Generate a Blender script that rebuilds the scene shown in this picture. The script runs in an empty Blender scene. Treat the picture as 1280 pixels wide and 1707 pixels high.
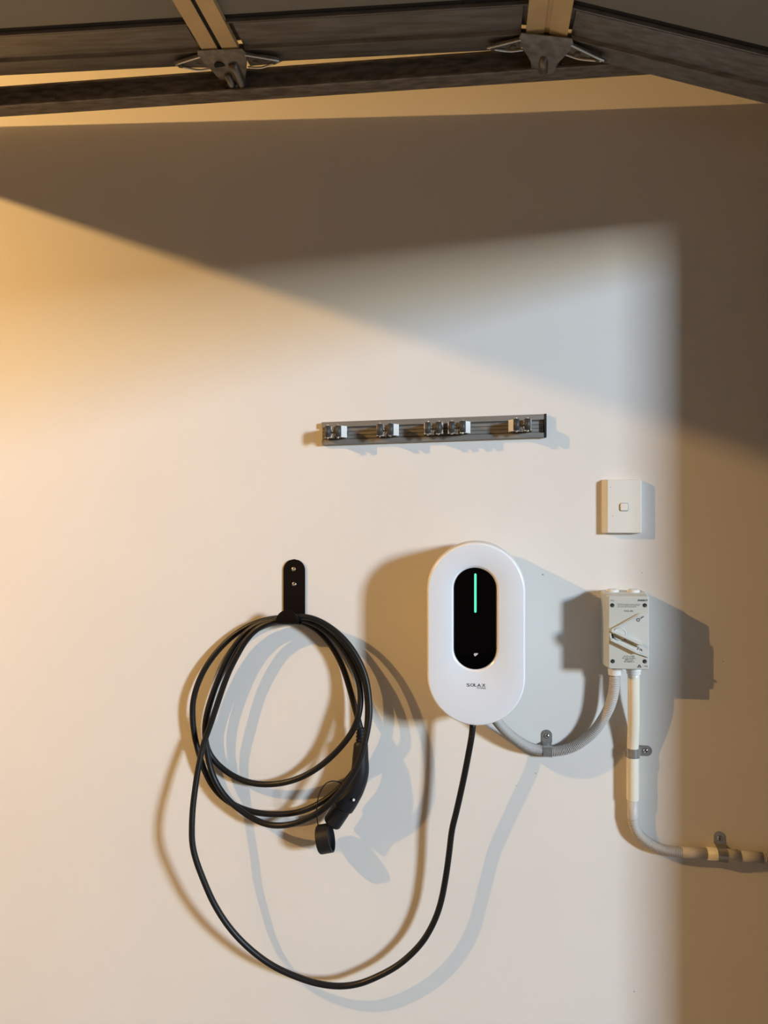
import bpy, bmesh, math, random
from mathutils import Vector, Matrix
import numpy as np
random.seed(4)
C = bpy.context.scene.collection
PI = math.pi

# ------------------------------------------------------------------ camera, light, exposure
EYE = 1.35                       # camera height above the floor
D0 = 1.64                        # camera distance from the long wall
FPX = 1233.0
YAW = math.atan(160 / 1233)
cam = bpy.data.cameras.new('camera'); camo = bpy.data.objects.new('camera', cam); C.objects.link(camo)
cam.sensor_fit = 'HORIZONTAL'; cam.sensor_width = 36; cam.lens = 36 * FPX / 1280
cam.clip_start = 0.02
camo.location = (0, -D0, EYE); camo.rotation_euler = (PI / 2, 0, YAW)
bpy.context.scene.camera = camo

sc = bpy.context.scene
sc.view_settings.view_transform = 'Standard'; sc.view_settings.look = 'None'
sc.view_settings.gamma = 1; sc.view_settings.use_curve_mapping = False
sc.view_settings.exposure = 0.0

wd = bpy.data.worlds.new('dusk_sky'); sc.world = wd; wd.use_nodes = True
bg = wd.node_tree.nodes['Background']
bg.inputs[0].default_value = (0.62, 0.74, 1.0, 1); bg.inputs[1].default_value = 0.035

LAMP = Vector((-2.70, -1.67, EYE + 1.33))       # bare warm bulb under the garage ceiling
ld = bpy.data.lights.new('bulb_light', 'POINT'); ld.energy = 228; ld.color = (1.0, 0.575, 0.195)
ld.shadow_soft_size = 0.016
lo = bpy.data.objects.new('bulb_light', ld); C.objects.link(lo); lo.location = LAMP

# cool light reaching in through the garage opening from across the drive
# (dim neutral light off the street below, bluer sky light above it, seen through the opening)
for nm, hz_, en, cl in (('street_light_patch', 1.55, 850, (0.84, 0.86, 0.78)), ('sky_light_patch', 2.35, 850, (0.61, 0.87, 1.24))):
    ad = bpy.data.lights.new(nm, 'AREA'); ad.shape = 'RECTANGLE'; ad.size = 1.15; ad.size_y = 0.8
    ad.energy = en; ad.color = cl
    ao = bpy.data.objects.new(nm, ad); C.objects.link(ao)
    ao.location = (9.4, -7.7, EYE + hz_)
    ao.rotation_euler = (Vector((0.2, 0, EYE + hz_)) - ao.location).to_track_quat('-Z', 'Y').to_euler()


def P(px, py, d=0.0):
    """point d metres in front of the long wall on the sight line measured in the photograph"""
    u = (px - 640) / FPX; v = (853.5 - py) / FPX
    dx = u * math.cos(YAW) - math.sin(YAW); dy = math.cos(YAW) + u * math.sin(YAW)
    t = (D0 - d) / dy
    return Vector((dx * t, -d, EYE + v * t))


# ------------------------------------------------------------------ materials
def mat(name, col, rough=0.5, metal=0.0, noise=0.0, scale=20, bump=0.0, bscale=200, coat=0.0, emit=None, estr=0, spec=0.5,
        col2=None, stretch=None):
    m = bpy.data.materials.new(name); m.use_nodes = True
    nt = m.node_tree; b = nt.nodes['Principled BSDF']
    b.inputs['Base Color'].default_value = (*col, 1); b.inputs['Roughness'].default_value = rough
    b.inputs['Metallic'].default_value = metal; b.inputs['Coat Weight'].default_value = coat
    b.inputs['Specular IOR Level'].default_value = spec
    tc = nt.nodes.new('ShaderNodeTexCoord')
    vec = tc.outputs['Object']
    if stretch:
        mp = nt.nodes.new('ShaderNodeMapping'); mp.inputs['Scale'].default_value = stretch
        nt.links.new(vec, mp.inputs[0]); vec = mp.outputs[0]
    if noise or col2:
        n = nt.nodes.new('ShaderNodeTexNoise'); n.inputs['Scale'].default_value = scale; n.inputs['Detail'].default_value = 5
        nt.links.new(vec, n.inputs['Vector'])
        r = nt.nodes.new('ShaderNodeValToRGB')
        c2 = col2 or tuple(c * (1 - noise) for c in col)
        r.color_ramp.elements[0].position = 0.35; r.color_ramp.elements[1].position = 0.65
        r.color_ramp.elements[0].color = (*c2, 1); r.color_ramp.elements[1].color = (*col, 1)
        nt.links.new(n.outputs['Fac'], r.inputs[0]); nt.links.new(r.outputs[0], b.inputs['Base Color'])
    if bump:
        n2 = nt.nodes.new('ShaderNodeTexNoise'); n2.inputs['Scale'].default_value = bscale; n2.inputs['Detail'].default_value = 3
        nt.links.new(vec, n2.inputs['Vector'])
        bp = nt.nodes.new('ShaderNodeBump'); bp.inputs['Strength'].default_value = bump; bp.inputs['Distance'].default_value = 0.001
        nt.links.new(n2.outputs['Fac'], bp.inputs['Height']); nt.links.new(bp.outputs[0], b.inputs['Normal'])
    if emit:
        b.inputs['Emission Color'].default_value = (*emit, 1); b.inputs['Emission Strength'].default_value = estr
    return m


M = {}
M['wall'] = mat('painted_wall', (0.76, 0.735, 0.69), 0.7, noise=0.025, scale=3, bump=0.12, bscale=60, spec=0.25)
M['room'] = mat('room_paint', (0.34, 0.32, 0.29), 0.8, noise=0.03, scale=2)
M['nibwall'] = mat('brown_brick_paint', (0.13, 0.10, 0.075), 0.9, noise=0.2, scale=8)
M['ceil'] = mat('ceiling_paint', (0.70, 0.68, 0.63), 0.85)
M['concrete'] = mat('concrete_floor', (0.20, 0.19, 0.18), 0.8, noise=0.25, scale=4, bump=0.3, bscale=40)
M['drive'] = mat('concrete_drive', (0.32, 0.31, 0.30), 0.85, noise=0.25, scale=3)
M['brick'] = mat('render_outside', (0.45, 0.40, 0.34), 0.9, noise=0.1, scale=5)
M['galv'] = mat('galvanised_steel', (0.30, 0.285, 0.26), 0.45, 0.55, scale=30, col2=(0.20, 0.185, 0.165), stretch=(.3, 3, 3), bump=0.1, bscale=80)
M['track'] = mat('worn_track_steel', (0.34, 0.31, 0.28), 0.42, 0.5, scale=55, col2=(0.17, 0.15, 0.13), stretch=(.5, 2, 2), bump=0.25, bscale=90)
M['doorskin'] = mat('door_back_skin', (0.26, 0.25, 0.215), 0.6, 0.0, noise=0.12, scale=3, stretch=(1, .3, 1))
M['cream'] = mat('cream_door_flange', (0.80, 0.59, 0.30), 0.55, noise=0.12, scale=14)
M['hinge'] = mat('zinc_hinge', (0.33, 0.31, 0.28), 0.38, 0.7, scale=60, col2=(0.20, 0.18, 0.16))
M['zincb'] = mat('bright_zinc_edge', (0.62, 0.60, 0.56), 0.3, 0.8)
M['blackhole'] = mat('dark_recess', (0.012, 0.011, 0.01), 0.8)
M['white'] = mat('gloss_white_plastic', (0.74, 0.795, 0.86), 0.32, coat=0.15, bump=0.02, bscale=300)
M['whiterim'] = mat('white_rim_highlight', (0.90, 0.90, 0.90), 0.25, coat=0.3)  # brighter than the cover: edge highlight put into the colour
M['greyback'] = mat('pale_grey_plastic', (0.66, 0.65, 0.64), 0.45)
M['glass'] = mat('black_glass', (0.001, 0.001, 0.0015), 0.06, spec=0.15)
M['led'] = mat('green_status_light', (0.05, 0.5, 0.3), 0.4, emit=(0.12, 0.85, 0.42), estr=0.95)
M['ink'] = mat('dark_ink', (0.03, 0.035, 0.04), 0.6)
M['inkg'] = mat('grey_ink', (0.05, 0.055, 0.05), 0.6)
M['icon'] = mat('pale_print', (0.55, 0.55, 0.55), 0.5)
M['rubber'] = mat('black_cable_rubber', (0.009, 0.009, 0.009), 0.42, bump=0.05, bscale=400, spec=0.3)
M['plug'] = mat('black_plug_plastic', (0.010, 0.010, 0.012), 0.48, bump=0.2, bscale=700, spec=0.3)
M['hook'] = mat('black_powder_coat', (0.006, 0.004, 0.004), 0.36, bump=0.05, bscale=900, spec=0.2)
M['chrome'] = mat('chrome', (0.75, 0.74, 0.72), 0.14, 1.0)
M['leaf'] = mat('spring_steel_highlight', (0.85, 0.86, 0.84), 0.35, 0.35)  # whitened metal: reflected light put into the colour
M['clip'] = mat('zinc_saddle', (0.46, 0.45, 0.43), 0.25, 0.6, noise=0.2, scale=60)
M['alu'] = mat('brushed_aluminium', (0.34, 0.325, 0.30), 0.48, 0.65, noise=0.12, scale=40, stretch=(.05, 6, 6))
M['alud'] = mat('aluminium_groove', (0.10, 0.095, 0.09), 0.5, 0.5)
M['roller'] = mat('grey_rubber_roller', (0.045, 0.045, 0.045), 0.5)
M['endcap'] = mat('black_end_cap', (0.01, 0.01, 0.01), 0.5)
M['conduit'] = mat('grey_corrugated_conduit', (0.48, 0.455, 0.42), 0.5)
M['cuff'] = mat('grey_conduit_cuff', (0.55, 0.53, 0.50), 0.5)
M['pvc'] = mat('cream_pvc_pipe', (0.80, 0.76, 0.62), 0.35, coat=0.2)
M['iso'] = mat('grey_isolator_plastic', (0.53, 0.55, 0.51), 0.42)
M['isol'] = mat('pale_isolator_lever', (0.58, 0.61, 0.585), 0.38)
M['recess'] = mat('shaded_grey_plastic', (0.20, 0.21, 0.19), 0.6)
M['gland'] = mat('white_gland', (0.76, 0.76, 0.72), 0.4)
M['switch'] = mat('warm_white_switch', (0.76, 0.735, 0.67), 0.35)
M['bulb'] = mat('lit_bulb_glass', (1, 0.9, 0.7), 0.3, emit=(1, .62, .28), estr=6)
M['chip'] = mat('paint_chip', (0.30, 0.28, 0.25), 0.9)


# ------------------------------------------------------------------ builders
def obj(name, bm, m, parent=None, smooth=False, bevel=0.0, seg=2):
    me = bpy.data.meshes.new(name)
    bmesh.ops.recalc_face_normals(bm, faces=bm.faces)
    bm.to_mesh(me); bm.free()
    o = bpy.data.objects.new(name, me); C.objects.link(o)
    if m: me.materials.append(m)
    if smooth:
        for p in me.polygons: p.use_smooth = True
    if bevel:
        b = o.modifiers.new('bevel', 'BEVEL'); b.width = bevel; b.segments = seg; b.limit_method = 'ANGLE'; b.angle_limit = 0.6
        for p in me.polygons: p.use_smooth = True
        b.harden_normals = False
        w = o.modifiers.new('wn', 'WEIGHTED_NORMAL'); w.keep_sharp = False
    if parent:
        o.parent = parent; o.matrix_parent_inverse = Matrix.Translation(parent.location).inverted()
    return o


def thing(name, label, cat, loc, group=None):
    o = bpy.data.objects.new(name, None); C.objects.link(o)
    o.location = loc; o.empty_display_size = 0.05
    o['label'] = label; o['category'] = cat
    if group: o['group'] = group
    return o


def sub(o, parent):      # put a part under a mesh parent (both modelled in world space)
    o.parent = parent
    base = parent.parent.location if parent.parent else Vector((0, 0, 0))
    o.matrix_parent_inverse = Matrix.Identity(4)
    return o


def box(bm, a, b):
    x0, y0, z0 = a; x1, y1, z1 = b
    vs = [bm.verts.new(p) for p in [(x0, y0, z0), (x1, y0, z0), (x1, y1, z0), (x0, y1, z0), (x0, y0, z1), (x1, y0, z1), (x1, y1, z1), (x0, y1, z1)]]
    for f in [(0, 1, 2, 3), (4, 5, 6, 7), (0, 1, 5, 4), (1, 2, 6, 5), (2, 3, 7, 6), (3, 0, 4, 7)]:
        bm.faces.new([vs[i] for i in f])
    return vs


def prism(bm, poly, f0, f1):
    """poly: 2-D points; f0/f1 map a 2-D point to the two end positions"""
    a = [bm.verts.new(f0(p)) for p in poly]; b = [bm.verts.new(f1(p)) for p in poly]
    n = len(poly)
    bm.faces.new(a); bm.faces.new(b[::-1])
    for i in range(n): bm.faces.new([a[i], a[(i + 1) % n], b[(i + 1) % n], b[i]])


def wallplate(bm, poly, d0, d1):
    """outline in (x, z), standing off the wall from depth d0 to d1"""
    prism(bm, poly, lambda p: (p[0], -d0, p[1]), lambda p: (p[0], -d1, p[1]))


def cyl(bm, a, b, r, r2=None, n=20):
    a = Vector(a); b = Vector(b); r2 = r if r2 is None else r2
    ax = (b - a).normalized(); q = ax.orthogonal().normalized(); w = ax.cross(q)
    A = [bm.verts.new(a + r * (math.cos(t) * q + math.sin(t) * w)) for t in [2 * PI * i / n for i in range(n)]]
    B = [bm.verts.new(b + r2 * (math.cos(t) * q + math.sin(t) * w)) for t in [2 * PI * i / n for i in range(n)]]
    bm.faces.new(A); bm.faces.new(B[::-1])
    for i in range(n): bm.faces.new([A[i], A[(i + 1) % n], B[(i + 1) % n], B[i]])


def lathe(bm, base, axis, prof, n=28):
    """prof: (radius, height along axis) pairs"""
    base = Vector(base); ax = Vector(axis).normalized(); q = ax.orthogonal().normalized(); w = ax.cross(q)
    rings = []
    for r, h in prof:
        rings.append([bm.verts.new(base + ax * h + max(r, 1e-5) * (math.cos(2 * PI * i / n) * q + math.sin(2 * PI * i / n) * w)) for i in range(n)])
    for A, B in zip(rings, rings[1:]):
        for i in range(n): bm.faces.new([A[i], A[(i + 1) % n], B[(i + 1) % n], B[i]])
    bm.faces.new(rings[0]); bm.faces.new(rings[-1][::-1])


def spline(pts, step):
    """Catmull-Rom through pts, resampled evenly"""
    pts = [Vector(p) for p in pts]
    pp = [2 * pts[0] - pts[1]] + pts + [2 * pts[-1] - pts[-2]]
    dense = []
    for i in range(1, len(pp) - 2):
        p0, p1, p2, p3 = pp[i - 1:i + 3]
        t0 = 0; t1 = t0 + max((p1 - p0).length, 1e-6) ** .5; t2 = t1 + max((p2 - p1).length, 1e-6) ** .5; t3 = t2 + max((p3 - p2).length, 1e-6) ** .5
        for k in range(16):
            t = t1 + (t2 - t1) * k / 16
            A1 = (t1 - t) / (t1 - t0) * p0 + (t - t0) / (t1 - t0) * p1
            A2 = (t2 - t) / (t2 - t1) * p1 + (t - t1) / (t2 - t1) * p2
            A3 = (t3 - t) / (t3 - t2) * p2 + (t - t2) / (t3 - t2) * p3
            B1 = (t2 - t) / (t2 - t0) * A1 + (t - t0) / (t2 - t0) * A2
            B2 = (t3 - t) / (t3 - t1) * A2 + (t - t1) / (t3 - t1) * A3
            dense.append((t2 - t) / (t2 - t1) * B1 + (t - t1) / (t2 - t1) * B2)
    dense.append(pts[-1])
    L = [0]
    for a, b in zip(dense, dense[1:]): L.append(L[-1] + (b - a).length)
    n = max(2, int(round(L[-1] / step)))
    out = []; j = 0
    for k in range(n + 1):
        s = L[-1] * k / n
        while j < len(L) - 2 and L[j + 1] < s: j += 1
        f = (s - L[j]) / max(L[j + 1] - L[j], 1e-9)
        out.append(dense[j].lerp(dense[j + 1], f))
    return out, L[-1]


def smooth_path(pts, it):
    pts = [p.copy() for p in pts]
    for _ in range(it):
        q = [p.copy() for p in pts]
        for i in range(1, len(pts) - 1): q[i] = pts[i] * .5 + (pts[i - 1] + pts[i + 1]) * .25
        pts = q
    return pts


def tube(bm, pts, rad, n=14):
    """sweep; rad is a number or a list of one radius per point"""
    N = len(pts); rs = rad if isinstance(rad, (list, tuple)) else [rad] * N
    t = (pts[1] - pts[0]).normalized(); q = t.orthogonal().normalized(); rings = []
    for i, p in enumerate(pts):
        tn = (pts[min(i + 1, N - 1)] - pts[max(i - 1, 0)]).normalized()
        q = (q - tn * q.dot(tn)).normalized(); w = tn.cross(q)
        rings.append([bm.verts.new(p + rs[i] * (math.cos(2 * PI * k / n) * q + math.sin(2 * PI * k / n) * w)) for k in range(n)])
    for A, B in zip(rings, rings[1:]):
        for k in range(n): bm.faces.new([A[k], A[(k + 1) % n], B[(k + 1) % n], B[k]])
    bm.faces.new(rings[0]); bm.faces.new(rings[-1][::-1])


def corrugated(bm, path, r, pitch=0.0036, n=20, amp=0.0024):
    pts, L = spline(path, pitch / 4)
    rs = [r - amp * (1 - (0, .9, 1, .9)[i % 4]) for i in range(len(pts))]
    tube(bm, pts, rs, n)


def stadium(cx, cz, w, h, n=24):
    """pill outline, width w, height h, upright"""
    r = w / 2; s = h / 2 - r; out = []
    for i in range(n + 1): a = PI * i / n; out.append((cx + r * math.cos(a), cz + s + r * math.sin(a)))
    for i in range(n + 1): a = PI + PI * i / n; out.append((cx + r * math.cos(a), cz - s + r * math.sin(a)))
    return out


def rrect(x0, z0, x1, z1, r, n=6):
    out = []
    for cx, cz, a0 in ((x1 - r, z1 - r, 0), (x0 + r, z1 - r, 90), (x0 + r, z0 + r, 180), (x1 - r, z0 + r, 270)):
        for i in range(n + 1):
            a = math.radians(a0 + 90 * i / n); out.append((cx + r * math.cos(a), cz + r * math.sin(a)))
    return out


def loft(bm, rings, cap=True):
    """rings: lists of equal numbers of 3-D points"""
    R = [[bm.verts.new(p) for p in r] for r in rings]; n = len(R[0])
    for A, B in zip(R, R[1:]):
        for i in range(n): bm.faces.new([A[i], A[(i + 1) % n], B[(i + 1) % n], B[i]])
    if cap: bm.faces.new(R[0]); bm.faces.new(R[-1][::-1])


def text(name, s, cx, cz, d, width, height, m, parent, ang=0.0, bold=0.0, align='CENTER', shear=0):
    cu = bpy.data.curves.new(name, 'FONT'); cu.body = s; cu.size = 1; cu.extrude = 0; cu.offset = bold
    cu.align_x = 'CENTER'; cu.align_y = 'CENTER'; cu.resolution_u = 3; cu.shear = shear
    t = bpy.data.objects.new(name, cu); C.objects.link(t)
    bpy.context.view_layer.update()
    me = bpy.data.meshes.new_from_object(t.evaluated_get(bpy.context.evaluated_depsgraph_get()))
    C.objects.unlink(t); bpy.data.objects.remove(t)
    xs = [v.co.x for v in me.vertices]; ys = [v.co.y for v in me.vertices]
    sx = width / (max(xs) - min(xs)); sy = height / (max(ys) - min(ys))
    mx = (max(xs) + min(xs)) / 2; my = (max(ys) + min(ys)) / 2
    ca, sa = math.cos(ang), math.sin(ang)
    for v in me.vertices:
        x = (v.co.x - mx) * sx; y = (v.co.y - my) * sy
        v.co = (cx + ca * x - sa * y, -d, cz + sa * x + ca * y)
    o = bpy.data.objects.new(name, me); C.objects.link(o); me.materials.append(m)
    o.parent = parent; o.matrix_parent_inverse = Matrix.Translation(parent.location).inverted()
    return o


def struct(name, bm, m, parent=None):
    o = obj(name, bm, m, parent)
    if not parent: o['kind'] = 'structure'
    return o


# ------------------------------------------------------------------ the garage shell
X0 = 1.02                   # plane of the garage opening
XL, YF, ZC = -5.4, -5.6, 2.78
def simple(name, a, b, m):
    bm = bmesh.new(); box(bm, a, b); return struct(name, bm, m)
wall = simple('wall_back', (XL, 0, 0), (X0 + .2, .12, ZC), M['wall'])
simple('floor', (XL, YF, -.12), (X0, 0, 0), M['concrete'])
simple('ceiling', (XL, YF, ZC), (X0, 0, ZC + .1), M['ceil'])
simple('wall_left', (XL - .12, YF, 0), (XL, 0, ZC), M['room'])
simple('wall_front', (XL, YF - .12, 0), (X0 + .2, YF, ZC), M['room'])
bm = bmesh.new()            # wall round the opening: nib, header, far nib
NIB = 0.560
box(bm, (X0, -NIB, 0), (X0 + .11, 0, ZC)); box(bm, (X0, YF, 0), (X0 + .11, -3.2, ZC)); box(bm, (X0, -3.2, EYE + .68), (X0 + .11, -NIB, ZC))
struct('wall_right', bm, M['nibwall'])
simple('driveway', (X0, -16, -.14), (26, 6, -.02), M['drive'])

# small knocks in the paint of the long wall
for px, py, r in ((1057, 1653, .0016), (905, 958, .0018), (1070, 955, .0010), (893, 1289, .0013), (860, 1310, .001), (1205, 1103, .0012)):
    bm = bmesh.new(); c = P(px, py)
    poly = [(c.x + r * random.uniform(.6, 1.2) * math.cos(a), c.z + r * random.uniform(.6, 1.3) * math.sin(a)) for a in [i * PI / 4 for i in range(8)]]
    wallplate(bm, poly, -.001, .0002)
    o = obj('paint_chip', bm, M['chip']); o.parent = wall

# ------------------------------------------------------------------ warm ceiling bulb (lights the scene; hangs behind the open door)
t = thing('ceiling_lamp', 'bare warm bulb in a white batten holder hung from the garage ceiling', 'lamp', (LAMP.x, LAMP.y, ZC))
bm = bmesh.new(); lathe(bm, (LAMP.x, LAMP.y, ZC), (0, 0, -1), [(.045, 0), (.045, .012), (.024, .02), (.02, .055)]); obj('lamp_holder', bm, M['white'], t, True)

# ------------------------------------------------------------------ overhead garage door
zl0 = P(0, 127, .165); zl1 = P(860, 80, .19)
def zmain(x): return zl0.z + (zl1.z - zl0.z) * (x - zl0.x) / (zl1.x - zl0.x)
def dnear(x): return .165 + .025 * (min(x, .5) + 1.14) / 1.4
XJ = .122
kA = P(1235, 157, .20)
def zd(x):
    if x <= XJ: return zmain(x)
    return zmain(XJ) + (kA.z - zmain(XJ)) * (x - XJ) / (kA.x - XJ)
def DP(x, dd, n): return Vector((x, -(dnear(x) + dd), zd(x) + n))
def dprism(bm, poly, x0, x1):          # poly in (dd, n), swept along x
    prism(bm, poly, lambda p: DP(x0, p[0], p[1]), lambda p: DP(x1, p[0], p[1]))
def rect(a, b, c, d): return [(a, c), (b, c), (b, d), (a, d)]
DEPTH = 2.45
door = thing('garage_door', 'sectional garage door open overhead, grey steel backs and cream flanges', 'garage door', DP(-.8, 0.05, 0.04))
joints = [-1.70, -1.138, -.508, XJ, .84]
for i in range(4):
    a, b = joints[i], joints[i + 1]; g = .046
    last = (i == 3)
    bm = bmesh.new()
    dprism(bm, [(0, 0), (.0445, 0), (.047, -.004), (.050, -.004), (.052, .003), (.118, .003), (.118, .013), (0, .013)], a + g, b - (.002 if last else g))
    st = obj('end_stile', bm, M['galv'], door)
    bm = bmesh.new()
    dprism(bm, rect(.118, DEPTH, .011, .014), a + .037, b - (.003 if last else .037))
    dprism(bm, rect(.142, DEPTH, .004, .012), a + .037, b - (.003 if last else .037))
    obj('panel', bm, M['doorskin'], door)
    bm = bmesh.new(); dprism(bm, rect(.128, .131, -.003, .011), a + .037, b - (.003 if last else .037)); se = obj('panel_seam', bm, M['galv'], door)
    bm = bmesh.new(); dprism(bm, rect(.1185, .1278, .004, .0108), a + .037, b - (.003 if last else .037)); dprism(bm, rect(.1312, .1418, .004, .0108), a + .037, b - (.003 if last else .037)); obj('groove_shade', bm, M['blackhole'], door)  # black strips stand in for the shade in the seam groove
    bm = bmesh.new()       # far end stile
    dprism(bm, rect(DEPTH, DEPTH + .1, .0, .013), a + .037, b - .037); obj('end_stile', bm, M['galv'], door)
# cream flanges where two sections meet
for k, xj in enumerate(joints[:4]):
    for s in (-1, 1):
        if k == 0 and s < 0: continue
        bm = bmesh.new()
        x0, x1 = sorted((xj + s * .0045, xj + s * .037))
        dprism(bm, rect(.054, DEPTH, -.007, .0042), x0, x1)
        obj('section_flange', bm, M['cream'], door)
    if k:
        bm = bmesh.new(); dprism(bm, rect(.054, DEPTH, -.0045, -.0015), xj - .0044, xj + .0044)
        obj('painted_joint_gap', bm, M['cream'] if k == 3 else M['blackhole'], door)  # cream stands in for light through the gap, black for shade
    bm = bmesh.new(); dprism(bm, rect(.052, DEPTH, .0135, .016), xj - .05 if k else xj, xj + .05)
    if k: dprism(bm, rect(0, .042, .011, .013), xj - .047, xj + .047)
    if not k: dprism(bm, rect(0, DEPTH + .1, -.007, .016), xj - .002, xj + .003)
    obj('light_leak_cover', bm, M['galv'], door)  # added strips and end plate, stop lamp light leaking through the joints
# hinge and roller carrier at each joint
tb0 = P(0, 195, .10); tb1 = P(1100, 123, .14)
def trk(x):                 # bottom of the track web at x
    f = (x - tb0.x) / (tb1.x - tb0.x); return tb0.lerp(tb1, f)
for k, xj in enumerate((-1.138, -.508, XJ)):
    bm = bmesh.new()
    def BP(s, dd, n):
        if k == 2 and dd < .03: dd = .03 + (dd - .03) * .62
        return DP(xj, dd, 0) + Vector((s, 0, n + (zd(xj + s) - zd(xj))))
    def slab(bm, pts, th):       # pts (s, dd, n)
        A = [bm.verts.new(BP(*p)) for p in pts]; B = [bm.verts.new(BP(p[0], p[1], p[2] - th)) for p in pts]
        bm.faces.new(A); bm.faces.new(B[::-1])
        for i in range(len(pts)): bm.faces.new([A[i], A[(i + 1) % len(pts)], B[(i + 1) % len(pts)], B[i]])
    # tapering carrier plate leaning down to the track
    slab(bm, [(-.046, .063, -.0085), (.046, .063, -.0085), (.050, .050, -.0085), (.046, .030, -.010), (.026, -.020, -.022), (.022, -.046, -.030), (.010, -.056, -.034), (-.010, -.056, -.034), (-.022, -.046, -.030), (-.026, -.020, -.022), (-.046, .030, -.010), (-.050, .050, -.0085)], .0025)
    hp = obj('hinge_plate', bm, M['hinge'], door, bevel=.0012)
    for s in (-1, 1):
        bm = bmesh.new()
        slab(bm, [(s * .044, .050, -.0085), (s * .105, .030, -.0085), (s * .115, .018, -.0085), (s * .100, .010, -.0085), (s * .044, .006, -.0085)], .0015)
        obj('hinge_wing', bm, M['hinge'], door)
        bm = bmesh.new()
        tube(bm, spline([BP(s * .046, .046, -.012), BP(s * .075, .036, -.012), BP(s * .100, .026, -.012), BP(s * .108, .020, -.011)], .01)[0], .0022, 8)
        tube(bm, spline([BP(s * .040, .006, -.012), BP(s * .065, .004, -.013), BP(s * .090, .012, -.012), BP(s * .104, .016, -.011)], .01)[0], .0022, 8)
        obj('pressed_rib', bm, M['zincb'] if k else M['hinge'], door)
        bm = bmesh.new(); cyl(bm, BP(s * .098, .019, -.004), BP(s * .098, .019, -.014), .0062, .0052, 6); cyl(bm, BP(s * .060, .020, -.004), BP(s * .060, .020, -.013), .0058, n=6)
        obj('hinge_bolt', bm, M['hinge'], door)
    # dark socket, stem barrels
    bm = bmesh.new(); off = -.014 if k < 2 else 0
    cyl(bm, BP(off, .022, -.011), BP(off, .022, -.0175), .0115, n=20)
    obj('barrel_socket', bm, M['blackhole'], door)
    bm = bmesh.new()
    if k < 2:
        tube(bm, [BP(.014, .026, -.016), BP(.016, .010, -.020), BP(.018, -.020, -.030), BP(.019, -.046, -.037)], [.0095, .010, .0085, .0085], 14)
        tube(bm, [BP(-.006, .000, -.022), BP(-.004, -.020, -.030), BP(-.002, -.044, -.037)], [.007, .0075, .0075], 14)
    else:
        tube(bm, [BP(0, -.004, -.020), BP(0, -.016, -.026), BP(.0, -.048, -.036)], [.0085, .0095, .009], 14)
        tube(bm, [BP(.0 + .0145 * math.cos(a), .022 + .0145 * math.sin(a), -.017) for a in [i * 2 * PI / 16 for i in range(17)]], .0028, 6)
    obj('roller_barrel', bm, M['hinge'], door, True)
    bm = bmesh.new(); c = trk(xj)
    cyl(bm, (xj, c.y - .036, c.z + .022), (xj, c.y - .0185, c.z + .022), .0165, n=20)
    cyl(bm, (xj, -dnear(xj) + .02, c.z + .022), (xj, c.y - .02, c.z + .022), .0045, n=10)
    obj('roller', bm, M['hinge'], door, True)

# ------------------------------------------------------------------ horizontal track
track = thing('door_track', 'worn galvanised C-shaped roller track running along the wall under the open door', 'track', trk(-.6))
prof = [(0, 0), (.038, 0), (.040, .0015), (.040, .0045), (.0385, .0045), (.0375, .0022), (.0175, .0022), (.0175, .0418), (.0385, .0418), (.0385, .0395), (.040, .0395), (.040, .044), (.0155, .044), (.0155, .0022), (0, .0022)]
bm = bmesh.new(); xa, xb = -2.4, .40
prism(bm, prof, lambda p: trk(xa) + Vector((0, -p[0], p[1])), lambda p: trk(xb) + Vector((0, -p[0], p[1])))
obj('rail', bm, M['track'], track)
for x in (-.93, -.72, -.30, .16):
    bm = bmesh.new(); c = trk(x)
    lathe(bm, c + Vector((0, -.0172, .022)), (0, -1, 0), [(.0048, 0), (.0045, .0015), (.002, .003)], 12)
    obj('track_bolt', bm, M['hinge'], track, True)
for x in (-2.32,):    # brackets that hold the track off the wall
    bm = bmesh.new(); c = trk(x)
    box(bm, (x - .015, c.y - .016, c.z + .030), (x + .015, 0, c.z + .033)); box(bm, (x - .015, -.003, c.z + .003), (x + .015, 0, c.z + .033))
    obj('wall_bracket', bm, M['track'], track)

# ------------------------------------------------------------------ charger
FD = .128
pL, pR = P(712.5, 1057, FD), P(874.8, 1057, FD)
pT, pB = P(794, 905.5, FD), P(794, 1209.5, FD)
ccx, ccz = (pL.x + pR.x) / 2, (pT.z + pB.z) / 2; cw, ch = pR.x - pL.x, pT.z - pB.z
chg = thing('wall_charger', 'white pill-shaped wall charger with a black window and green light strip', 'charger', (ccx, 0, ccz))
def pill(inset, d): return [Vector((x, -d, z)) for x, z in stadium(ccx, ccz, cw - 2 * inset, ch - 2 * inset, 40)]
bm = bmesh.new(); loft(bm, [pill(.020, 0), pill(.020, .028), pill(.002, .034), pill(-.0022, .04), pill(-.0028, FD - .022), pill(-.0005, FD - .015)])
obj('housing', bm, M['greyback'], chg, True)
wx0, wx1 = P(756.6, 1031, FD).x, P(826.9, 1031, FD).x; wz0, wz1 = P(792, 1116.2, FD).z, P(792, 946.4, FD).z
wcx, wcz, ww, wh = (wx0 + wx1) / 2, (wz0 + wz1) / 2, wx1 - wx0, wz1 - wz0
def win(grow, d): return [Vector((x, -d, z)) for x, z in stadium(wcx, wcz, ww + 2 * grow, wh + 2 * grow, 40)]
bm = bmesh.new()
loft(bm, [pill(.0026, FD - .0004), pill(.006, FD), win(.0055, FD), win(.0046, FD - .0004)], cap=False)
obj('front_cover', bm, M['white'], chg, True)
bm = bmesh.new(); loft(bm, [pill(-.0005, FD - .0155), pill(-.0012, FD - .010), pill(-.0006, FD - .004), pill(.0010, FD - .0010), pill(.0026, FD - .0004)], cap=False)
obj('edge_rim', bm, M['whiterim'], chg, True)
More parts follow.
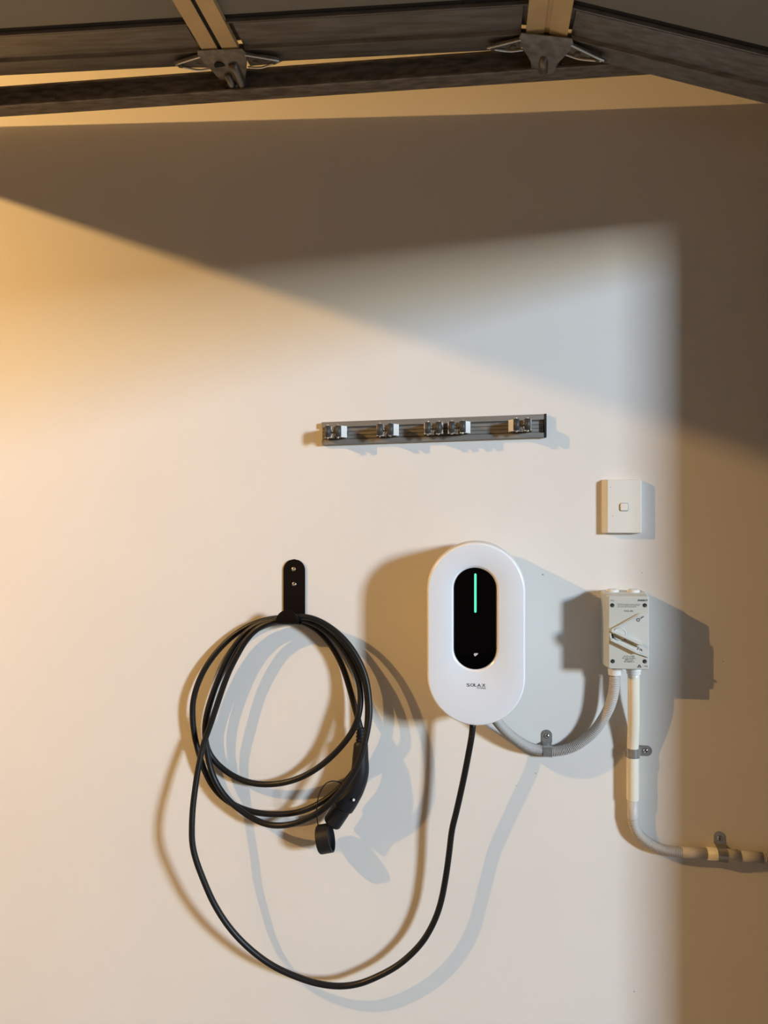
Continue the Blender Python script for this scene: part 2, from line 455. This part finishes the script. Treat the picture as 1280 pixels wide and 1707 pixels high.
bm = bmesh.new(); loft(bm, [win(.0046, FD - .0004), win(.0025, FD - .0016), win(.0002, FD - .0042), win(-.001, FD - .005)], cap=False)
obj('window_bevel', bm, M['whiterim'], chg, True)
bm = bmesh.new(); loft(bm, [win(.0, FD - .008), win(.0, FD - .0026), win(-.0012, FD - .0016)])
obj('display_window', bm, M['glass'], chg)
a, b = P(790.4, 956, FD), P(794.2, 1021.5, FD)
bm = bmesh.new(); wallplate(bm, stadium((a.x + b.x) / 2, (a.z + b.z) / 2, b.x - a.x, a.z - b.z, 8), FD - .0025, FD - .0011)
obj('light_strip', bm, M['led'], chg)
q = [P(x, y, FD) for x, y in ((789.5, 1091), (790.6, 1089.2), (796, 1089), (796.8, 1090), (795.5, 1091.6), (792, 1094.3), (790.6, 1093.6))]
bm = bmesh.new(); wallplate(bm, [(v.x, v.z) for v in q], FD - .002, FD - .0013); obj('touch_icon', bm, M['icon'], chg)
for s, x, y, w, h in (('S', 780.3, 1141.9, 5.4, 5.2), ('O', 786.9, 1141.9, 6.2, 5.2), ('L', 792.4, 1141.9, 4.2, 5.2), ('A', 798.4, 1142.3, 6.4, 5.2), ('X', 806.1, 1142.3, 6.2, 5.2)):
    c = P(x, y, FD); k = (D0 - FD) / FPX
    text('logo_letter', s, c.x, c.z, FD + .0002, w * k, h * k, M['ink'], chg, bold=.02)
c = P(802.5, 1147.2, FD); text('logo_lettering', 'POWER', c.x, c.z, FD + .0002, 14.5 * k, 2.9 * k, M['ink'], chg)
# cable gland below
ex = P(788, 1208, .078)
bm = bmesh.new(); zb = ccz - ch / 2
lathe(bm, (ex.x, -.078, zb + .03), (0, 0, -1), [(.016, 0), (.016, .028), (.0125, .031), (.0125, .036), (.009, .038)], 24); obj('cable_gland', bm, M['plug'], chg, True)

# ------------------------------------------------------------------ hook
hk = thing('cable_hook', 'black metal wall hook with rounded ends and two chrome screws, holding the cable', 'hook', P(491, 985))
pc, pb = P(490.5, 985, .002), P(490.5, 1030, .004)
hw = (P(508.6, 985, .003) - P(472.3, 985, .003)).length
bx = pc.x; zt = P(490, 932, .003).z; zbt = P(478, 1042, .0645).z
poly = [(0, 0)]
# side profile of the bent strip: down the wall, out, up at the front
hd = .0645
rb = .012
path = [(0.0025, zt)] + [(0.0025, zt - .02 * i) for i in range(1, 6) if zt - .02 * i > zbt + rb + .004]
path += [(.0025 + rb - rb * math.cos(a), zbt + rb - rb * math.sin(a)) for a in [i * PI / 16 for i in range(0, 9)]]
path += [(hd - rb + rb * math.sin(a), zbt + rb - rb * math.cos(a)) for a in [i * PI / 16 for i in range(0, 9)]]
zft = P(478, 1017, .0645).z
path += [(hd, zbt + rb + (zft - zbt - rb) * i / 4) for i in range(1, 5)]
bm = bmesh.new(); thk = .0026; ringsA = []
def halfw(i, z):
    r = hw / 2
    if i < 3 or z > zt - r:      # rounded top
        dz = z - (zt - r)
        return math.sqrt(max(r * r - dz * dz, 0)) if dz > 0 else r
    return r
# resample so that rounded ends are smooth
fine = []
for i in range(len(path) - 1):
    n = 8 if (i < 2 or i > len(path) - 6) else 2
    for k2 in range(n): f = k2 / n; fine.append((path[i][0] * (1 - f) + path[i + 1][0] * f, path[i][1] * (1 - f) + path[i + 1][1] * f))
fine.append(path[-1])
V = []
for i, (d, z) in enumerate(fine):
    a = fine[max(i - 1, 0)]; b = fine[min(i + 1, len(fine) - 1)]
    td, tz = b[0] - a[0], b[1] - a[1]; l = math.hypot(td, tz) or 1; nd, nz = -tz / l, td / l
    r = hw / 2
    if d < .003: w = math.sqrt(max(r * r - max(z - (zt - r), 0) ** 2, 1e-8))
    elif d > hd - .0005: w = math.sqrt(max(r * r - max(z - (zft - r), 0) ** 2, 1e-8))
    else: w = r
    V.append([bm.verts.new((bx + s * w, -(d + q2 * nd * thk / 2), z + q2 * nz * thk / 2)) for s, q2 in ((-1, -1), (1, -1), (1, 1), (-1, 1))])
for A, B in zip(V, V[1:]):
    for k2 in range(4): bm.faces.new([A[k2], A[(k2 + 1) % 4], B[(k2 + 1) % 4], B[k2]])
bm.faces.new(V[0]); bm.faces.new(V[-1][::-1])
obj('bent_strap', bm, M['hook'], hk, bevel=.0005)
for px, py in ((489.3, 948.8), (490.2, 973.8)):
    c = P(px, py, .004); bm = bmesh.new()
    lathe(bm, (c.x, -.0035, c.z), (0, -1, 0), [(.0056, 0), (.0054, .0012), (.0040, .0026), (.0022, .0032), (.0018, .0032), (.0012, .0022), (0, .0022)], 20)
    obj('screw', bm, M['chrome'], hk, True)

# ------------------------------------------------------------------ charging cable
cab = [(788, 1206, .078), (787, 1222, .078), (783, 1245, .075), (775.5, 1285, .068), (767, 1325, .062), (758.5, 1362, .057), (753.8, 1380, .055), (748.3, 1424, .051), (742.8, 1463, .048), (734, 1507, .046), (723, 1537.5, .045), (705.6, 1568, .044), (686, 1590, .044), (662, 1610, .044), (631, 1627, .045),
  (598, 1640, .046), (566, 1644, .048), (533, 1640.3, .051), (500, 1630.5, .055), (453, 1609, .061), (411, 1577, .068), (380, 1543, .075), (355, 1503, .082), (338, 1464, .087),
  (326.5, 1433, .090), (320.5, 1407, .090), (319.8, 1377, .088), (321.4, 1346, .082), (325, 1316, .075), (329.6, 1285, .068), (334.5, 1261, .062), (339, 1240, .057), (344.8, 1224.5, .0535), (355.5, 1194, .051), (367.6, 1157.5, .049), (381, 1121, .048), (396.6, 1090, .048), (411.8, 1065, .0485), (429, 1048, .049), (454, 1036, .050), (480, 1031, .050),
  (503, 1027.5, .051), (527.5, 1033, .052), (555, 1049, .053), (579, 1072, .055), (597.5, 1100, .058), (609.7, 1130, .062), (615, 1164, .068), (615.8, 1194, .076), (611, 1224.5, .083), (603.6, 1255, .089), (591.5, 1285, .092), (573, 1313, .090), (552, 1337, .083), (524.5, 1358.5, .070), (497, 1371, .059), (472.7, 1376, .051), (448, 1375, .045), (424, 1366, .041), (402.7, 1352, .039), (381, 1334, .038), (363, 1310, .037), (351, 1282, .037), (345.5, 1255, .037), (342.6, 1237, .037), (342.2, 1212, .037), (346, 1188, .0365), (353, 1163, .036), (363.5, 1133, .036), (378, 1100, .036), (396.6, 1069, .036), (421, 1046, .0365), (452, 1033.5, .037), (480, 1030.5, .0375),
  (502, 1032, .038), (527.5, 1041.5, .0385), (552, 1060, .039), (573, 1084, .041), (589, 1112, .045), (598.5, 1139, .051), (601, 1170, .058), (597.5, 1194, .064), (588, 1218, .062), (570, 1243, .053), (542.7, 1270, .043), (512, 1291, .036), (479, 1303.5, .031), (448, 1307.6, .027), (418, 1305, .024), (390.5, 1294.5, .022), (366, 1277, .021), (350, 1258, .021), (343.5, 1240, .021), (341.5, 1210, .021), (346.5, 1182, .022), (357, 1150, .0225), (370.5, 1120, .023), (385, 1093.6, .0235), (403.5, 1069, .024), (424, 1051.5, .0245), (452, 1038.5, .025), (480, 1034, .025),
  (503, 1031, .025), (527.5, 1036.5, .025), (554, 1052, .026), (577, 1075, .027), (595, 1102, .028), (607, 1132, .029), (612.5, 1164, .029), (613, 1194, .028), (610, 1225, .025), (603, 1255, .020), (592, 1282, .015), (573, 1306, .013), (552, 1326, .013), (527.5, 1342, .015), (497, 1354, .018), (460, 1357.5, .020), (424, 1354, .021), (396.6, 1345, .021), (372, 1330, .021), (352, 1307, .022), (338.7, 1279, .024), (330, 1250, .025), (324.5, 1227.5, .026), (321.2, 1200, .027), (321.6, 1170, .027), (330, 1139, .025), (344.8, 1109, .021), (369, 1078, .0165), (396.6, 1054, .0135), (427, 1038, .012), (456, 1031, .0115), (480, 1030, .0115),
  (503, 1036, .012), (527.5, 1049, .013), (552, 1076, .014), (570, 1109, .017), (582, 1145, .022), (590.5, 1176, .029), (596, 1196, .036), (601, 1216, .043)]
pts, L = spline([P(*p) for p in cab], .006)
pts = smooth_path(pts, 6)
cb = thing('charging_cable', 'long black charging cable coiled over the hook with its plug hanging', 'cable', P(488, 1040, .0))
bm = bmesh.new(); tube(bm, pts, .00665, 16); obj('cable_lead', bm, M['rubber'], cb, True)
def pathtube(name, ctrl, m, step=.003, n=24):
    pp, LL = spline([P(*c[:3]) for c in ctrl], step)
    cum = [0]
    raw = [P(*c[:3]) for c in ctrl]
    for a, b in zip(raw, raw[1:]): cum.append(cum[-1] + (b - a).length)
    rs = [float(np.interp(i / (len(pp) - 1) * cum[-1], cum, [c[3] for c in ctrl])) for i in range(len(pp))]
    bm = bmesh.new(); tube(bm, pp, rs, n); return obj(name, bm, m, cb, True)
# strain relief with rings
rel = [P(600.5, 1212, .042), P(602.5, 1242, .047)]
bm = bmesh.new()
nn = 26; pp = [rel[0].lerp(rel[1], i / nn) for i in range(nn + 1)]
tube(bm, pp, [(.0085 + .0045 * i / nn) - (.0016 if i % 5 in (0, 1) else 0) for i in range(nn + 1)], 20); obj('strain_relief', bm, M['plug'], cb, True)
pathtube('plug_grip', [(601, 1236, .046, .0120), (601.3, 1240, .047, .0155), (600.8, 1262, .049, .0175), (599.5, 1288, .050, .0200), (591, 1313, .050, .0220), (577, 1336, .050, .0245), (572, 1344, .050, .0240), (571, 1345.5, .050, .021)], M['plug'])
pathtube('plug_nose', [(574, 1340, .050, .0180), (570, 1347, .050, .0205), (554, 1371, .050, .0205), (553, 1372.5, .050, .019)], M['plug'])
bm = bmesh.new()
e = P(553, 1372.5, .050); ax = (P(553, 1372.5, .05) - P(574, 1340, .05)).normalized()
cyl(bm, e - ax * .002, e + ax * .0006, .0165, n=24); obj('plug_face', bm, M['blackhole'], cb)
bm = bmesh.new(); c = P(588, 1333, .074); cyl(bm, c, c + Vector((0.003, -.004, 0.001)), .0028, n=12); obj('plug_glint', bm, M['alu'], cb)  # small pale disc stands in for a highlight on the plug
# dust cap: a short cup hanging edge-on
cc0 = P(532, 1396, .052); cc1 = P(554.5, 1397.5, .060)
bm = bmesh.new(); ax = (cc1 - cc0); ln = ax.length; R = .0305
up = Vector((0, 0, 1))
ax2 = (P(556, 1396, .051) - P(531, 1400.5, .052)).normalized()
lathe(bm, P(530.5, 1400, .052), ax2, [(R * .90, 0), (R * .97, .002), (R, .005), (R, .030), (R * .9, .031), (R * .88, .020), (0.0, .019)], 36)
cap = obj('dust_cap', bm, M['plug'], cb, True, bevel=.0006)
pp, _ = spline([P(571, 1307, .070), P(564, 1303.5, .078), P(554, 1302, .085), (P(545, 1305, .088)), P(538, 1312, .09), P(531.5, 1326, .09), P(528, 1345, .088), P(528.3, 1363, .078), P(530.5, 1378, .062)], .004)
bm = bmesh.new(); tube(bm, pp, .0013, 8); obj('cap_tether', bm, M['plug'], cb, True)

# ------------------------------------------------------------------ tool holder rail
TD = .012
tl = thing('tool_holder_rail', 'brushed aluminium tool rail with spring clips, screwed slightly tilted to the wall', 'tool rail', P(724, 716))
A0, A1 = P(536, 741.5, TD), P(911, 728.5, TD); B0, B1 = P(536, 703.8, TD), P(911, 690, TD)
def RP(f, g, d):     # f along, g up the rail 0..1
    a = A0.lerp(A1, f); b = B0.lerp(B1, f); p = a.lerp(b, g); return Vector((p.x, -d, p.z))
def rbox(bm, f0, f1, g0, g1, d0, d1):
    c = [RP(f, g, d) for d in (d0, d1) for f, g in ((f0, g0), (f1, g0), (f1, g1), (f0, g1))]
    vs = [bm.verts.new(p) for p in c]
    for q4 in [(0, 1, 2, 3), (4, 5, 6, 7), (0, 1, 5, 4), (1, 2, 6, 5), (2, 3, 7, 6), (3, 0, 4, 7)]: bm.faces.new([vs[i] for i in q4])
bm = bmesh.new(); rbox(bm, 0, 1, 0, 1, 0, .006); rbox(bm, 0, 1, 0, .20, .006, TD); rbox(bm, 0, 1, .76, 1, .006, TD)
obj('extrusion', bm, M['alu'], tl, bevel=.0006)
for g in (.245, .40, .56, .715):
    bm = bmesh.new(); rbox(bm, .002, .985, g - .012, g + .012, .0055, .0066); obj('slide_groove', bm, M['alud'], tl)
bm = bmesh.new(); rbox(bm, .990, 1.000, -.01, 1.01, 0, TD + .001); rbox(bm, .979, .991, .24, .74, .006, TD - .001); obj('end_cap', bm, M['endcap'], tl, bevel=.0005)
railax = (A1 - A0).normalized(); upax = (B0 - A0).normalized()
for fx, sp, lc, rc in ((555, 1, 0, 1), (642, 1, 0, 1), (722, 1, 0, 0), (762, 1, 0, 1), (870, 1, 1, 0)):
    f = (fx - 536) / 375.0
    # bracket with two curled arms; the front stands 40 mm off the wall, so work from its wall-plane centre
    front = .046
    c0 = RP(f, .50, TD)
    cpt = P(fx, c0.z and (853.5 - (c0.z - EYE) * FPX * (math.cos(YAW) + (fx - 640) / FPX * math.sin(YAW)) / (D0 - TD)), front)
    base = Vector((cpt.x, 0, RP(f, .50, 0).z))
    def K(s, u, d): p = base + railax * s + upax * u; return Vector((p.x, -d, p.z))
    H = .0125
    bm = bmesh.new()
    arm = []
    prof = [(-.020, .008), (-.022, .020), (-.0205, .034), (-.0165, .042), (-.010, .040), (-.0045, .030), (-.004, .016), (.004, .016), (.0045, .030), (.010, .040), (.0165, .042), (.0205, .034), (.022, .020), (.020, .008)]
    th = .0013
    for s0, d0 in prof: arm.append((s0, d0))
    up0 = [bm.verts.new(K(s0, H, d0)) for s0, d0 in arm]; lo0 = [bm.verts.new(K(s0, -H, d0)) for s0, d0 in arm]
    for i in range(len(arm) - 1): bm.faces.new([up0[i], up0[i + 1], lo0[i + 1], lo0[i]])
    cl = obj('spring_clip', bm, M['chrome'], tl, True)
    sm = cl.modifiers.new('th', 'SOLIDIFY'); sm.thickness = th; sm.offset = 0
    bm = bmesh.new(); wallplate_pts = [K(-.021, -H, .0125), K(.021, -H, .0125), K(.021, H, .0125), K(-.021, H, .0125)]
    A = [bm.verts.new(p) for p in wallplate_pts]; B = [bm.verts.new(p + Vector((0, .004, 0))) for p in wallplate_pts]
    bm.faces.new(A); bm.faces.new(B[::-1])
    for i in range(4): bm.faces.new([A[i], A[(i + 1) % 4], B[(i + 1) % 4], B[i]])
    sub(obj('clip_foot', bm, M['alu']), cl)
    for s in (-1, 1):
        bm = bmesh.new(); cyl(bm, K(s * .0115, -H * .93, .0455), K(s * .0115, H * .93, .0455), .0068, n=18)
        sub(obj('roller', bm, M['roller'], None, True), cl)
        for u in (-1, 1):
            bm = bmesh.new(); cyl(bm, K(s * .0115, u * H * .93, .0465), K(s * .0115, u * (H + .0035), .0465), .0026, .002, n=8)
            sub(obj('roller_pin', bm, M['chrome'], None, True), cl)
    # flared outer leaf, its glint put into the pale colour
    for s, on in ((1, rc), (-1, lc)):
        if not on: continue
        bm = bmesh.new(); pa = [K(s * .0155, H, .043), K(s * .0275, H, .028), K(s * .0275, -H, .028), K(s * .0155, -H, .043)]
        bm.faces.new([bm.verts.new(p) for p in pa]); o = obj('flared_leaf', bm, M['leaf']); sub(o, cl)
        sm = o.modifiers.new('th', 'SOLIDIFY'); sm.thickness = .001; sm.offset = 0
bm = bmesh.new(); c = RP((580 - 536) / 375, .5, .006); lathe(bm, c, (0, -1, 0), [(.0032, 0), (.0028, .0018), (0.0005, .0022)], 14); obj('screw', bm, M['alud'], tl, True)

# ------------------------------------------------------------------ light switch
sw = thing('light_switch', 'cream single-rocker light switch plate above the grey isolator', 'light switch', P(1040, 845))
sx0, sx1 = P(1012.5, 844, .018).x, P(1068.5, 844, .018).x; sz0, sz1 = P(1040, 888.5, .018).z, P(1040, 799.5, .018).z
def rr(x0, z0, x1, z1, r, d): return [Vector((x, -d, z)) for x, z in rrect(x0, z0, x1, z1, r)]
bx0 = P(1002.5, 844, 0).x
bm = bmesh.new(); loft(bm, [rr(bx0, sz0 - .001, sx1 + .004, sz1 + .001, .004, 0), rr(bx0, sz0 - .001, sx1 + .004, sz1 + .001, .004, .003), rr(sx0 - .0012, sz0, sx1 + .0012, sz1, .003, .0168), rr(sx0 + .0004, sz0 + .0012, sx1 - .0004, sz1 - .0012, .0022, .0180)])
obj('plate', bm, M['switch'], sw, bevel=.0004)
c = P(1040, 845.3, .0195); rw = .0078
bm = bmesh.new(); wallplate(bm, rrect(c.x - rw - .0012, c.z - rw - .0012, c.x + rw + .0012, c.z + rw + .0012, .003), .0170, .01815); obj('rocker_gap', bm, M['chip'], sw)
bm = bmesh.new(); loft(bm, [rr(c.x - rw, c.z - rw, c.x + rw, c.z + rw, .0025, .017), rr(c.x - rw, c.z - rw, c.x + rw, c.z + rw, .0025, .0198), rr(c.x - rw + .001, c.z - rw + .001, c.x + rw - .001, c.z + rw - .001, .002, .0212)])
obj('rocker', bm, M['switch'], sw, bevel=.0003)
for px, py in ((1018, 812), (1021.3, 860.3)):
    c = P(px, py, .018); bm = bmesh.new(); cyl(bm, (c.x, -.0175, c.z), (c.x, -.0182, c.z), .0009, n=8); obj('plate_mark', bm, M['chip'], sw)

# ------------------------------------------------------------------ isolator
ID = .074
iso = thing('isolator_switch', 'grey weatherproof isolator box with an angled lever, wired by two conduits', 'isolator', P(1045, 1050))
fx0, fx1 = P(1014.3, 1055, ID).x, P(1081.3, 1055, ID).x
fz1, fz0 = P(1048, 994.5, ID).z, P(1048, 1116, ID).z
bm = bmesh.new()
loft(bm, [rr(fx0 - .0045, fz0 - .003, fx1 + .0045, fz1 + .0060, .006, 0), rr(fx0 - .0040, fz0 - .003, fx1 + .0040, fz1 + .0055, .006, .046), rr(fx0 - .0025, fz0 - .001, fx1 + .0025, fz1 + .004, .005, .0475)])
obj('base_box', bm, M['iso'], iso, bevel=.0004)
bm = bmesh.new()
loft(bm, [rr(fx0 - .0025, fz0 - .001, fx1 + .0025, fz1 + .0040, .005, .0474), rr(fx0 - .0022, fz0 - .0010, fx1 + .0022, fz1 + .0035, .005, .050), rr(fx0 - .0008, fz0 + .0000, fx1 + .0008, fz1 + .0010, .004, ID - .002), rr(fx0 + .001, fz0 + .0015, fx1 - .001, fz1 - .0008, .003, ID)])
obj('cover', bm, M['iso'], iso, bevel=.0004)
k = (D0 - ID) / FPX / 1.034
def I(zx, zy, d=ID):         # from the enlarged crop of the isolator
    return P(980 + zx / 9.483, 960 + zy / 9.483, d)
for x, y in ((383, 465), (897, 465), (390, 1350), (895, 1352)):
    c = I(x, y); bm = bmesh.new(); cyl(bm, (c.x, -ID + .001, c.z), (c.x, -ID - .0004, c.z), .0042, n=20); ho = obj('screw_recess', bm, M['blackhole'], iso)
    bm = bmesh.new(); cyl(bm, (c.x + .0012, -ID - .0003, c.z - .0016), (c.x + .0012, -ID - .0006, c.z - .0016), .0022, n=12); sub(obj('recessed_screw', bm, M['inkg']), ho)
# raised wedge, dial, lever
def Ixz(pts, d=ID): return [(I(x, y, d).x, I(x, y, d).z) for x, y in pts]
bm = bmesh.new(); wallplate(bm, Ixz([(325, 862), (800, 600), (840, 590), (958, 612), (958, 1292), (810, 1245), (345, 1025), (325, 990)], ID + .004), ID - .001, ID + .0045); obj('raised_wedge', bm, M['isol'], iso, bevel=.0008)
c = I(505, 920, ID + .006); bm = bmesh.new(); lathe(bm, (c.x, -(ID + .004), c.z), (0, -1, 0), [(.0135, 0), (.0135, .0022), (.0125, .0030), (.0115, .0030), (.0112, .0022), (0, .0022)], 36); dial = obj('dial', bm, M['isol'], iso, True, bevel=.0003)
def bar(name, p, q, w0, w1, d0, d1, m):
    a = I(*p, d1); b = I(*q, d1); a2 = Vector((a.x, a.z)); b2 = Vector((b.x, b.z)); t2 = (b2 - a2).normalized(); n2 = Vector((-t2.y, t2.x))
    bm = bmesh.new(); wallplate(bm, [tuple(a2 + n2 * w0 / 2), tuple(b2 + n2 * w1 / 2), tuple(b2 - n2 * w1 / 2), tuple(a2 - n2 * w0 / 2)], d0, d1)
    return obj(name, bm, m, iso, bevel=.0006)
bar('lever', (372, 868), (852, 1092), .0046, .0050, ID + .004, ID + .016, M['isol'])
bar('lever_guard', (362, 1010), (802, 1222), .0040, .0052, ID + .003, ID + .0105, M['isol'])
bar('lever_hub', (352, 905), (366, 1000), .0032, .0032, ID + .003, ID + .0115, M['isol'])
bar('lever_gap_shade', (384, 922), (398, 990), .0026, .0020, ID + .0046, ID + .0074, M['blackhole'])  # black bar stands in for the shade in the gap by the hub
bar('lever_inner_shade', (415, 950), (800, 1128), .0040, .0012, ID + .0046, ID + .0076, M['recess'])  # darker grey bar stands in for the shade between the lever rails
bar('wedge_lip', (350, 862), (822, 622), .0018, .0018, ID + .004, ID + .0062, M['isol'])
def it(s, x, y, w, h, ang=0, bold=0, m='inkg', d=ID, shear=0):
    c = I(x, y, d); text('lettering', s, c.x, c.z, d + .0003, w / 9.483 * k, h / 9.483 * k, M[m], iso, math.radians(ang), bold, shear=shear)
it('IP66', 387, 387, 58, 16)
it('SHARROY', 865, 387, 158, 30, bold=.03, m='ink', shear=.25)
it('To disconnect supply turn switch to OFF and', 645, 448, 345, 18); it('lock. Do not operate cover under load,', 640, 467, 330, 18); it('all circuits must be isolated first', 615, 487, 285, 16)
it('S1S-25', 642, 555, 132, 27, bold=.01)
it('O', 792, 695, 56, 56, 27, .03, 'ink', ID + .0046); it('OFF', 853, 657, 66, 28, 27, .01, 'ink', ID + .0046)
it('I', 790, 1148, 12, 44, -26, .02, 'ink', ID + .0046); it('ON', 835, 1167, 52, 34, -26, .01, 'ink', ID + .0046)
it('Ith 25A Ui 500V', 652, 1270, 165, 18); it('AC-23A 20-440V~', 652, 1300, 215, 20); it('400V 25A', 648, 1328, 130, 20); it('IEC60947-3', 650, 1357, 145, 20)
it('- 7Nm', 912, 1427, 70, 18)
bm = bmesh.new(); wallplate(bm, Ixz([(775, 1447), (812, 1398), (848, 1447)]), ID, ID + .0004); tri = obj('approval_mark', bm, M['ink'], iso)
bm = bmesh.new(); c = I(812, 1432); cyl(bm, (c.x, -ID - .0004, c.z), (c.x, -ID - .0006, c.z), .0009, n=12); sub(obj('mark_centre', bm, M['iso']), tri)
# blanking plugs on top
for zx in (395, 728):
    c = I(zx, 245, .040); zt2 = fz1 + .0055
    bm = bmesh.new(); lathe(bm, (c.x, -.034, zt2 - .001), (0, 0, 1), [(.0128, 0), (.0132, .0025), (.0125, .0045), (.0098, .0065), (.0088, .0068), (.006, .0055), (0, .0055)], 28); pl = obj('blanking_plug', bm, M['gland'], iso, True)
    bm = bmesh.new(); box(bm, (c.x - .0055, -.0350, zt2 + .0040), (c.x + .0055, -.0325, zt2 + .0062)); sub(obj('coin_slot', bm, M['iso']), pl)

# ------------------------------------------------------------------ conduits
CD = .0345
g1 = P(1024.5, 1127, CD); g2 = P(1056, 1127, CD)
zb = fz0 - .003
cflex = thing('flexible_conduit', 'grey corrugated conduit curving from charger base up to isolator', 'conduit', P(911, 1252))
bm = bmesh.new(); path = [P(822, 1192, .05), P(827, 1200, .047), P(833, 1208, .044), P(848.7, 1224, .036), P(875, 1242.3, .025), P(893, 1249, .016), P(911, 1252, .0130), P(930, 1252, .0130), P(957.5, 1244, .0175), P(987.5, 1221.9, .022), P(1010, 1190, .028), P(1020.5, 1163.7, .033), P(1024, 1142, CD), Vector((g1.x, -CD, g1.z - .001))]
corrugated(bm, path, .0113); obj('corrugated_tube', bm, M['conduit'], cflex, True)
bm = bmesh.new(); lathe(bm, (g1.x, -CD, zb), (0, 0, -1), [(.0138, 0), (.0138, .009), (.0132, .010), (.0132, .017), (.0118, .018)], 28); obj('gland', bm, M['gland'], cflex, True, bevel=.0004)

cr = thing('rigid_conduit_run', 'cream pipe from isolator turning right through a grey corrugated bend', 'conduit', P(1055, 1240))
xr = P(1055.3, 1200, .02).x; cd2 = .0150
zz = lambda py, d=cd2: P(1055, py, d).z
bm = bmesh.new(); lathe(bm, (g2.x, -CD, zb), (0, 0, -1), [(.0150, 0), (.0150, .008), (.0142, .009), (.0142, .014), (.0126, .0145)], 28); obj('gland', bm, M['gland'], cr, True, bevel=.0004)
bm = bmesh.new(); pp, _ = spline([Vector((g2.x, -CD, zb - .012)), Vector((g2.x, -CD, zz(1150))), Vector((xr, -.025, zz(1200))), Vector((xr, -cd2, zz(1245))), Vector((xr, -cd2, zz(1270)))], .008)
tube(bm, smooth_path(pp, 10), .0121, 28); obj('pipe', bm, M['pvc'], cr, True)
x2 = P(1054.3, 1300, cd2).x
bm = bmesh.new(); lathe(bm, (x2, -cd2, zz(1262)), (0, 0, -1), [(.0121, 0), (.0128, .0010), (.0128, zz(1262) - zz(1332)), (.0118, zz(1262) - zz(1333.5))], 28); obj('coupling', bm, M['pvc'], cr, True, bevel=.0003)
bm = bmesh.new(); lathe(bm, (x2, -cd2, zz(1330)), (0, 0, -1), [(.0110, 0), (.0110, zz(1330) - zz(1363)), (.0102, zz(1330) - zz(1366))], 28); obj('cuff', bm, M['cuff'], cr, True)
bm = bmesh.new(); corrugated(bm, [Vector((x2, -cd2, zz(1362))), P(1056.5, 1374, cd2), P(1062.5, 1388, cd2), P(1073, 1399, cd2), P(1088.7, 1409.5, cd2), P(1110, 1417, cd2), P(1138, 1421, cd2)], .0112); obj('corrugated_bend', bm, M['conduit'], cr, True)
def hz(name, xa, xb, ya, yb, r, m):
    bm = bmesh.new(); tube(bm, [P(xa, ya, cd2), P(xa, ya, cd2).lerp(P(xb, yb, cd2), .5), P(xb, yb, cd2)], r, 28); obj(name, bm, m, cr, True)
hz('cuff', 1136, 1182, 1420.6, 1423, .0110, M['cuff'])
hz('coupling', 1178, 1232, 1422.8, 1427, .0128, M['pvc'])
hz('cuff', 1230, 1271, 1427, 1429.8, .0110, M['cuff'])
bm = bmesh.new(); corrugated(bm, [P(1270, 1429.7, cd2), P(1290, 1431, cd2), P(1330, 1434, cd2), P(1380, 1436, cd2)], .0112); obj('corrugated_tail', bm, M['conduit'], cr, True)

# ------------------------------------------------------------------ half saddles
def saddle(label, centre, axis, side, R, cdep, screw):
    """centre: conduit axis point; axis: conduit direction; side: direction of the tab on the wall"""
    t = thing('pipe_saddle', label, 'pipe clip', (screw.x, 0, screw.z), 'pipe saddles')
    ax = Vector(axis).normalized(); sd = Vector(side).normalized()
    W = .0118
    def S(s, w, d): p = Vector((centre.x, 0, centre.z)) + sd * s + ax * w; return Vector((p.x, -d, p.z))
    bm = bmesh.new(); prof = []
    for i in range(0, 31):
        a = math.radians(-62 + i * (150) / 30)      # round the front of the conduit
        prof.append((R * math.sin(a), cdep + R * math.cos(a)))
    prof = [(-R - .0005, cdep - .004)] + [p for p in prof if p[0] > -R] + [(R + .0022, .006), (R + .004, .0016), (R + .006, .0012)]
    A = [bm.verts.new(S(s, -W * .82, d)) for s, d in prof]; B = [bm.verts.new(S(s, W * .82, d)) for s, d in prof]
    for i in range(len(prof) - 1): bm.faces.new([A[i], A[i + 1], B[i + 1], B[i]])
    o = obj('strap', bm, M['clip'], t); m2 = o.modifiers.new('th', 'SOLIDIFY'); m2.thickness = .0012; m2.offset = 1
    bm = bmesh.new(); outl = [(R + .003, -W * .95)]
    s1 = (Vector((screw.x, 0, screw.z)) - Vector((centre.x, 0, centre.z))).dot(sd)
    for i in range(13): a = math.radians(-90 + 180 * i / 12); outl.append((s1 + W * .25 + W * .9 * math.cos(a), W * .95 * math.sin(a)))
    outl.append((R + .003, W * .95))
    prism(bm, outl, lambda p: S(p[0], p[1], 0), lambda p: S(p[0], p[1], .0018)); obj('tab', bm, M['clip'], t, bevel=.0003)
    bm = bmesh.new(); c = S(s1, 0, .0018); lathe(bm, c, (0, -1, 0), [(.0058, 0), (.0050, .0018), (.0030, .0028), (.0016, .0029), (.0012, .0020), (0, .0020)], 18); sc_ = obj('screw', bm, M['chrome'], t, True)
    bm = bmesh.new(); box(bm, c + Vector((-.0026, -.0032, -.0006)), c + Vector((.0026, -.0026, .0006))); box(bm, c + Vector((-.0006, -.0033, -.0026)), c + Vector((.0006, -.0027, .0026))); sub(obj('cross_slot', bm, M['blackhole']), sc_)
    return t
saddle('zinc saddle clip holding the corrugated conduit between charger and isolator', P(912.3, 1252, .0130), (1, 0, 0), (0, 0, 1), .0120, .0130, P(910.5, 1227, .002))
saddle('zinc saddle clip on the upright cream pipe below the isolator', P(1054.6, 1254, cd2), (0, 0, -1), (1, 0, 0), .0134, cd2, P(1076, 1246.5, .002))
saddle('zinc saddle clip on the level pipe at the right edge', P(1202.5, 1425, cd2), (1, 0, -.035), (0, 0, 1), .0136, cd2, P(1197.5, 1397, .002))
